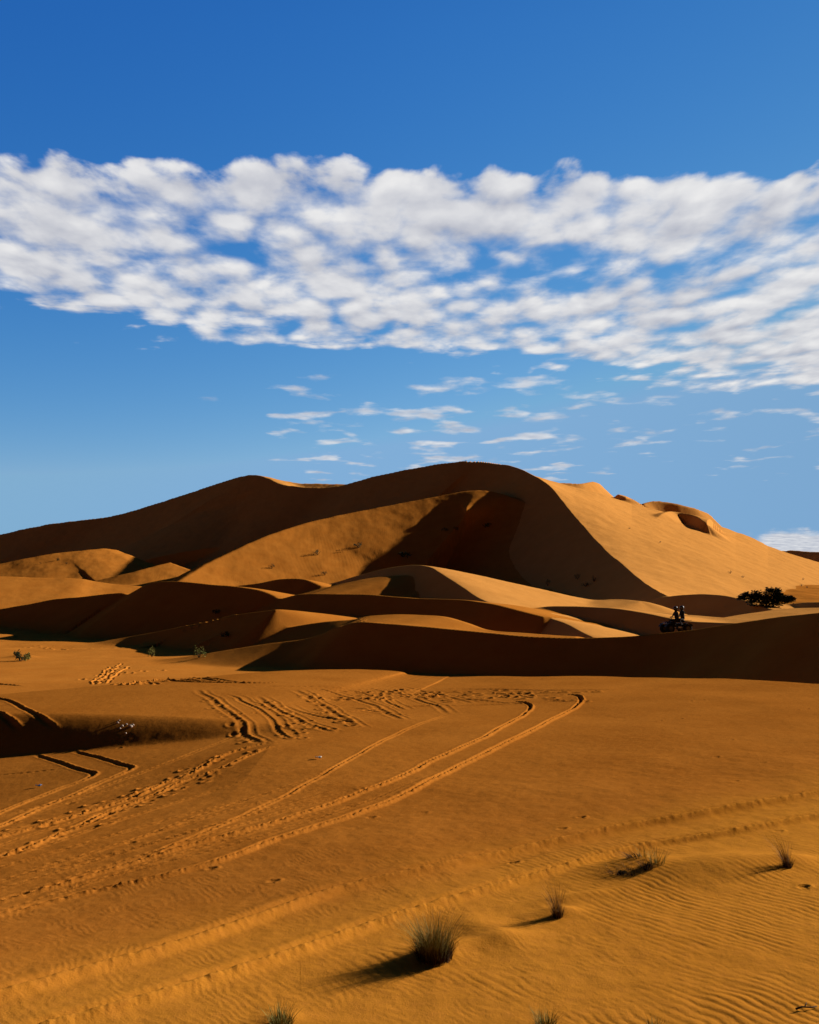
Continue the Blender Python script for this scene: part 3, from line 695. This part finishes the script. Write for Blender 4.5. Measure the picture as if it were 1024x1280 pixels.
def fender(x, y, w, r, a0, a1, z=.3, n=9, th=.02):
    v, f = [], []
    for i in range(n):
        a = math.radians(a0+(a1-a0)*i/(n-1))
        for (rr, yy) in ((r, y-w/2), (r, y+w/2), (r+th, y+w/2), (r+th, y-w/2)): v.append((x+rr*math.cos(a), yy, z+rr*math.sin(a)))
    for i in range(n-1):
        for k in range(4): f.append((i*4+k, i*4+(k+1) % 4, i*4+4+(k+1) % 4, i*4+4+k))
    f += [(3, 2, 1, 0), tuple(range(4*n-4, 4*n))]
    return v, f
DQ = 64.6; xq = (845-CX)/F_PX*DQ
q = empty('quad_bike', (xq, DQ, ground(xq, DQ)+CAM_H+.03), math.radians(14))
tag(q, 'dark quad bike carrying two riders just behind the near dune crest', 'quad bike')
# local: forward = -x
v, f = merge(box((-.05, 0, .48), (1.05, .34, .26), .06), box((-.52, 0, .62), (.42, .44, .16), .06), box((-.28, 0, .66), (.3, .28, .18), .06), box((.0, 0, .33), (.5, .4, .14), .04))
mesh_obj('body', v, f, BODY, q)
for (x, y) in ((-.62, .4), (-.62, -.4), (.62, .4), (.62, -.4)):
    v, f = wheelpart((x, y, .28), [(.15, -.11), (.24, -.12), (.28, -.09), (.29, -.03), (.275, 0), (.29, .03), (.28, .09), (.24, .12), (.15, .11)])
    wv = mesh_obj('wheel', v, f, RUBBER, q, True)
    v, f = wheelpart((x, y, .28), [(.0, -.07), (.06, -.08), (.13, -.06), (.15, -.11), (.15, .11), (.13, .06), (.06, .08), (.0, .07)])
    mesh_obj('rim', v, f, STEEL, wv, True)
    v, f = fender(x, y*.95, .3, .36, 25, 160, .28); mesh_obj('fender', v, f, BODY, q)
v, f = box((.22, 0, .76), (.8, .3, .13), .05); mesh_obj('seat', v, f, RUBBER, q)
v, f = merge(*[tube([(-.85, yy, .72), (-.45, yy, .74)], .012, .012) for yy in (-.25, -.08, .08, .25)], tube([(-.85, -.28, .72), (-.85, .28, .72)], .014, .014), tube([(-.45, -.28, .74), (-.45, .28, .74)], .014, .014)); mesh_obj('front_rack', v, f, STEEL, q)
v, f = merge(*[tube([(.6, yy, .8), (.98, yy, .8)], .012, .012) for yy in (-.25, -.08, .08, .25)], tube([(.98, -.28, .8), (.98, .28, .8)], .014, .014)); mesh_obj('rear_rack', v, f, STEEL, q)
v, f = merge(tube([(-.42, 0, .7), (-.32, 0, .98)], .025, .02), tube([(-.2, -.4, 1.0), (-.3, -.2, 1.02), (-.32, 0, .98), (-.3, .2, 1.02), (-.2, .4, 1.0)], .016, .016)); mesh_obj('handlebar', v, f, STEEL, q)
for y in (-.13, .13):
    v, f = wheelpart((0, 0, 0), [(0, -.03), (.05, -.025), (.06, .02), (0, .03)], 12); v = [Vector((-.75+a[1], y+a[0], .62+a[2])) for a in v]; mesh_obj('headlight', v, f, LAMP, q, True)
v, f = merge(tube([(-.2, -.22, .3), (-.2, -.42, .3)], .02, .02), box((.0, -.33, .29), (.6, .2, .03), .01), box((.0, .33, .29), (.6, .2, .03), .01)); mesh_obj('footrest', v, f, BODY, q)

def person(name, loc, rz, lab, hands, lean, parent=None, grip=(.02, .0)):
    """seated astride, forward = -x, origin at the hips"""
    V, E, R_ = [], [], []
    def add(p, r, prev=None):
        V.append(p); R_.append(r)
        if prev is not None: E.append((prev, len(V)-1))
        return len(V)-1
    pel = add((0, 0, .08), .15)
    sp = add((-lean*.4, 0, .26), .135, pel); ch = add((-lean*.8, 0, .46), .155, sp); nk = add((-lean*1.05, 0, .62), .065, ch); hd = add((-lean*1.15-.01, 0, .74), .095, nk); tp = add((-lean*1.2-.01, 0, .85), .085, hd)
    for s in (-1, 1):
        hp = add((-.03, s*.11, .04), .10, pel); kn = add((-.40, s*.30, .02), .065, hp); an = add((-.28, s*.33, -.42), .045, kn); toe = add((-.46, s*.34, -.46), .035, an)
        sh = add((-lean*.9, s*.20, .53), .065, ch); hx, hy, hz = hands
        el = add(((-lean*.9+hx)/2+.03, s*(max(.26, hy+.06)), (.53+hz)/2-.10), .046, sh); wr = add((hx, s*hy, hz), .032, el); pm = add((hx-.06, s*hy, hz+.005), .036, wr)
        for i, ln in enumerate((.055, .065, .06, .048)):
            b = add((hx-.095, s*(hy-.028+.019*i), hz+.005), .010, pm); c = add((hx-.095-ln*.5, s*(hy-.028+.019*i), hz-.01), .009, b); add((hx-.09-ln*.4, s*(hy-.028+.019*i), hz-.04), .008, c)
        b = add((hx-.06, s*(hy-.045), hz-.012), .010, pm); add((hx-.09, s*(hy-.05), hz-.035), .009, b)
    me = bpy.data.meshes.new(name); me.from_pydata(V, E, []); me.materials.append(CLOTH)
    o = bpy.data.objects.new(name, me); COL.objects.link(o)
    sk = o.modifiers.new('skin', 'SKIN'); sk.use_smooth_shade = True
    for i, r in enumerate(R_): me.skin_vertices[0].data[i].radius = (r, r)
    me.skin_vertices[0].data[0].use_root = True
    ss = o.modifiers.new('sub', 'SUBSURF'); ss.levels = ss.render_levels = 1
    o.location = loc; o.rotation_euler.z = rz
    tag(o, lab, 'person', 'riders on the quad bike')
    hx = -lean*1.17-.01
    prof = [(.0, .16), (.07, .145), (.115, .10), (.135, .03), (.13, -.04), (.11, -.10), (.085, -.125)]
    n = 16; v, f = [], []
    for i in range(n):
        a = 6.283*i/n
        for (r, z) in prof: v.append((hx+r*math.cos(a)*1.1, r*math.sin(a), .79+z))
    m_ = len(prof)
    for i in range(n):
        for j in range(m_-1): f.append((i*m_+j, ((i+1) % n)*m_+j, ((i+1) % n)*m_+j+1, i*m_+j+1))
    hm_ = mesh_obj('helmet', v, f, HELM, o, True)
    v, f = [], []
    for j in range(4):
        for i in range(9):
            a = math.radians(180-62+124*i/8); z = .76+.028*j; r = (.142, .146, .146, .138)[j]
            v.append((hx+r*math.cos(a)*1.1, r*math.sin(a), z))
    for j in range(3):
        for i in range(8): f.append((j*9+i, j*9+i+1, (j+1)*9+i+1, (j+1)*9+i))
    mesh_obj('visor', v, f, VISOR, hm_, True)
    for s in (-1, 1):
        v, f = box((-.40, s*.335, -.47), (.27, .10, .10), .035); mesh_obj('shoe', v, f, SHOE, o)
    return o
rz = math.radians(14); Rm = Matrix.Rotation(rz, 4, 'Z')
def loc(x, y, z): return q.location+Rm @ Vector((x, y, z))
person('person', loc(.10, 0, .80), rz, 'person in dark clothes and helmet steering the quad bike', (-.24, .30, .24), .10)
person('person', loc(.50, 0, .84), rz, 'person in dark clothes and helmet sitting behind the driver of the quad bike', (-.20, .15, .22), .05)



# ------------------------------------------------------------------ sun, sky, clouds
sl = bpy.data.lights.new('sun', 'SUN'); sl.energy = 5.0; sl.angle = math.radians(.5); sl.color = (1, .93, .82)
so = bpy.data.objects.new('sun', sl); COL.objects.link(so)
so.rotation_euler = Vector(SUN).to_track_quat('Z', 'Y').to_euler(); so.location = (60, 30, 60)

def sky():
    w = bpy.data.worlds.new('World'); scene.world = w; w.use_nodes = True; w.cycles.sampling_method = 'MANUAL'; w.cycles.sample_map_resolution = 512
    nt = w.node_tree; nt.nodes.clear(); L = nt.links.new
    out = N(nt, 'ShaderNodeOutputWorld'); bg = N(nt, 'ShaderNodeBackground', Strength=.1); L(bg.outputs[0], out.inputs[0])
    st = N(nt, 'ShaderNodeTexSky', sky_type='NISHITA', sun_disc=False, sun_elevation=SUN_EL, sun_rotation=math.pi/2-SUN_AZ,
           altitude=0.0, air_density=1.0, dust_density=0.0, ozone_density=4.0)
    def M(op, a, b=None, c=None, clamp=False):
        n = nt.nodes.new('ShaderNodeMath'); n.operation = op; n.use_clamp = clamp
        for i, q in enumerate((a, b, c)):
            if q is None: continue
            if isinstance(q, (int, float)): n.inputs[i].default_value = q
            else: L(q, n.inputs[i])
        return n.outputs[0]
    def SS(a, b, x, lo=0.0, hi=1.0):
        n = N(nt, 'ShaderNodeMapRange', interpolation_type='SMOOTHSTEP')
        for k, q in (('Value', x), ('From Min', a), ('From Max', b), ('To Min', lo), ('To Max', hi)):
            if isinstance(q, (int, float)): n.inputs[k].default_value = q
            else: L(q, n.inputs[k])
        return n.outputs['Result']
    def XYZ(x, y, z=0.0):
        n = nt.nodes.new('ShaderNodeCombineXYZ')
        for i, q in enumerate((x, y, z)):
            if isinstance(q, (int, float)): n.inputs[i].default_value = q
            else: L(q, n.inputs[i])
        return n.outputs[0]
    def NZ(v, scale, detail=5.0, rough=.55, dist=0.0):
        n = N(nt, 'ShaderNodeTexNoise', Scale=scale, Detail=detail, Roughness=rough, Distortion=dist); L(v, n.inputs['Vector']); return n.outputs['Fac']
    sc = N(nt, 'ShaderNodeSeparateColor'); L(st.outputs[0], sc.inputs[0])
    r = M('MULTIPLY', M('POWER', M('MULTIPLY', sc.outputs[0], .1), 2.2), 6.2)
    g = M('MULTIPLY', M('POWER', M('MULTIPLY', sc.outputs[1], .1), 1.24), 1.42)
    b = M('MULTIPLY', M('POWER', M('MULTIPLY', sc.outputs[2], .1), .60), .95)
    r = M('MINIMUM', r, .218); g = M('MINIMUM', g, .42); b = M('MINIMUM', b, .68)
    tc = N(nt, 'ShaderNodeTexCoord'); sp = N(nt, 'ShaderNodeSeparateXYZ'); L(tc.outputs['Generated'], sp.inputs[0])
    x, y, z = sp.outputs
    # unseen sky overhead and behind the camera darkened to deepen the dune shadows
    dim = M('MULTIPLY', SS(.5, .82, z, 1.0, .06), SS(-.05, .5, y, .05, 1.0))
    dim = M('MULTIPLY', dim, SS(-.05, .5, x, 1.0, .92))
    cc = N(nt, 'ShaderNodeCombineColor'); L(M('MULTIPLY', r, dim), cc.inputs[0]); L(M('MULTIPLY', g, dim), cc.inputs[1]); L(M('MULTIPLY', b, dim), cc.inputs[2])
    # clouds: a sheet at one height, seen in perspective
    zc = M('MAXIMUM', z, .03)
    X = M('DIVIDE', x, zc); Y = M('DIVIDE', y, zc)
    big = NZ(XYZ(X, M('MULTIPLY', Y, .55), 3.7), 1.3, 3.0)
    def puffs(dy):
        p = XYZ(M('ADD', X, M('MULTIPLY', Y, .02)), M('MULTIPLY', M('ADD', Y, dy), .62), 1.3)
        a = NZ(p, 6.2, 6.0, .54, .2)
        dn = N(nt, 'ShaderNodeTexNoise', Scale=9.0, Detail=3.0); L(p, dn.inputs['Vector'])
        vs_ = nt.nodes.new('ShaderNodeVectorMath'); vs_.operation = 'MULTIPLY_ADD'; L(dn.outputs['Color'], vs_.inputs[0]); vs_.inputs[1].default_value = (.11, .11, .11); L(p, vs_.inputs[2])
        vo = N(nt, 'ShaderNodeTexVoronoi', feature='SMOOTH_F1', Scale=8.5, Smoothness=.35); L(vs_.outputs[0], vo.inputs['Vector'])
        return M('ADD', M('MULTIPLY', a, .66), M('MULTIPLY', M('SUBTRACT', .95, vo.outputs['Distance']), .34))
    n0 = puffs(0.0); n1 = puffs(-.09)
    streak = NZ(XYZ(M('ADD', M('MULTIPLY', X, .75), M('MULTIPLY', Y, .08)), M('MULTIPLY', Y, 1.1), 6.1), 2.6, 5.0, .6, .3)
    wob = M('MULTIPLY', M('SUBTRACT', big, .5), .4)
    top = SS(2.10, 2.36, M('ADD', M('ADD', Y, M('MULTIPLY', M('SUBTRACT', n0, .58), .38)), wob))
    edge = M('ADD', M('MULTIPLY', X, .36), 4.05)
    bot = SS(-.5, .6, M('SUBTRACT', edge, M('ADD', Y, M('MULTIPLY', M('SUBTRACT', streak, .5), 2.2))))
    def blob(cx, cy, rx, ry):
        return M('POWER', 2.718, M('MULTIPLY', M('ADD', M('POWER', M('ABSOLUTE', M('DIVIDE', M('SUBTRACT', X, cx), rx)), 2.0), M('POWER', M('ABSOLUTE', M('DIVIDE', M('SUBTRACT', Y, cy), ry)), 2.0)), -1.0))
    hole = M('ADD', M('ADD', blob(.36, 2.95, .38, .19), M('MULTIPLY', blob(-.48, 2.72, .13, .16), .8)), M('ADD', M('MULTIPLY', blob(-1.28, 3.13, .16, .14), .9), M('MULTIPLY', blob(.95, 2.85, .30, .12), .5)))
    cover = M('MULTIPLY', M('MULTIPLY', top, bot), SS(1.9, 3.4, M('ABSOLUTE', X), 1.0, 0.0))
    thr = M('ADD', M('SUBTRACT', .76, M('MULTIPLY', cover, .45)), M('MULTIPLY', hole, .16))
    mixd = M('ADD', M('ADD', M('MULTIPLY', n0, .72), M('MULTIPLY', streak, .28)), M('MULTIPLY', M('SUBTRACT', big, .5), .12))
    d1 = SS(-.01, .22, M('SUBTRACT', mixd, thr))
    # scattered scraps lower down
    n2 = NZ(XYZ(X, M('MULTIPLY', Y, .8), 8.2), 3.3, 6.0, .5, .1)
    low = M('MULTIPLY', SS(3.6, 4.5, Y), SS(7.4, 8.6, Y, 1.0, 0.0))
    low = M('MULTIPLY', low, M('MULTIPLY', SS(-1.6, -.6, X), SS(.6, 2.2, X, 1.0, .9)))
    d2 = M('MULTIPLY', SS(.0, .16, M('SUBTRACT', n2, M('SUBTRACT', .95, M('MULTIPLY', low, .435)))), .8)
    # bank on the horizon at the right
    u = M('DIVIDE', x, M('MAXIMUM', y, .05)); v = M('DIVIDE', z, M('MAXIMUM', y, .05))
    n3 = NZ(XYZ(M('MULTIPLY', u, 1.0), M('MULTIPLY', v, 2.2), 0.0), 22.0, 5.0)
    d3 = M('MULTIPLY', SS(.338, .362, u), SS(.0, .012, M('SUBTRACT', M('ADD', .079, M('MULTIPLY', M('SUBTRACT', n3, .5), .05)), v)))
    d3 = M('MULTIPLY', d3, .9)
    dens = M('MAXIMUM', M('MAXIMUM', d1, d2), d3)
    lit = M('ADD', .55, M('MULTIPLY', M('SUBTRACT', n0, n1), 2.3), None, True)
    lit = M('ADD', M('MULTIPLY', lit, .7), M('MULTIPLY', SS(.35, .65, NZ(XYZ(X, M('MULTIPLY', Y, .8), 5.0), 3.0, 4.0)), .3), None, True)
    cm = N(nt, 'ShaderNodeMix', data_type='RGBA'); cm.inputs['A'].default_value = (.42, .44, .52, 1); cm.inputs['B'].default_value = (.87, .86, .85, 1); L(lit, cm.inputs['Factor'])
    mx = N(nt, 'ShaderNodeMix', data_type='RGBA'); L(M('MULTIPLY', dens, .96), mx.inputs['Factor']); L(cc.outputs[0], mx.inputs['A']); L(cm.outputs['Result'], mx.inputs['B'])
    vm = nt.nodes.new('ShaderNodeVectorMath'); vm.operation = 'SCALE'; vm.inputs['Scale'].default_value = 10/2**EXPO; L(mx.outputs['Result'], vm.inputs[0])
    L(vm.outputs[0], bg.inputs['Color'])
sky()

cam = bpy.data.cameras.new('camera'); co = bpy.data.objects.new('camera', cam); COL.objects.link(co)
co.location = (0, 0, CAM_H); co.rotation_euler = (math.pi/2, 0, 0)
cam.sensor_fit = 'HORIZONTAL'; cam.sensor_width = 36; cam.lens = 36*F_PX/1024
cam.shift_y = (HY-640)/1024; cam.clip_end = 60000; cam.clip_start = .1
scene.camera = co
vs = scene.view_settings; vs.view_transform = 'Standard'; vs.look = 'None'; vs.exposure = EXPO; vs.gamma = 1
scene.cycles.max_bounces = 5; scene.cycles.use_denoising = True
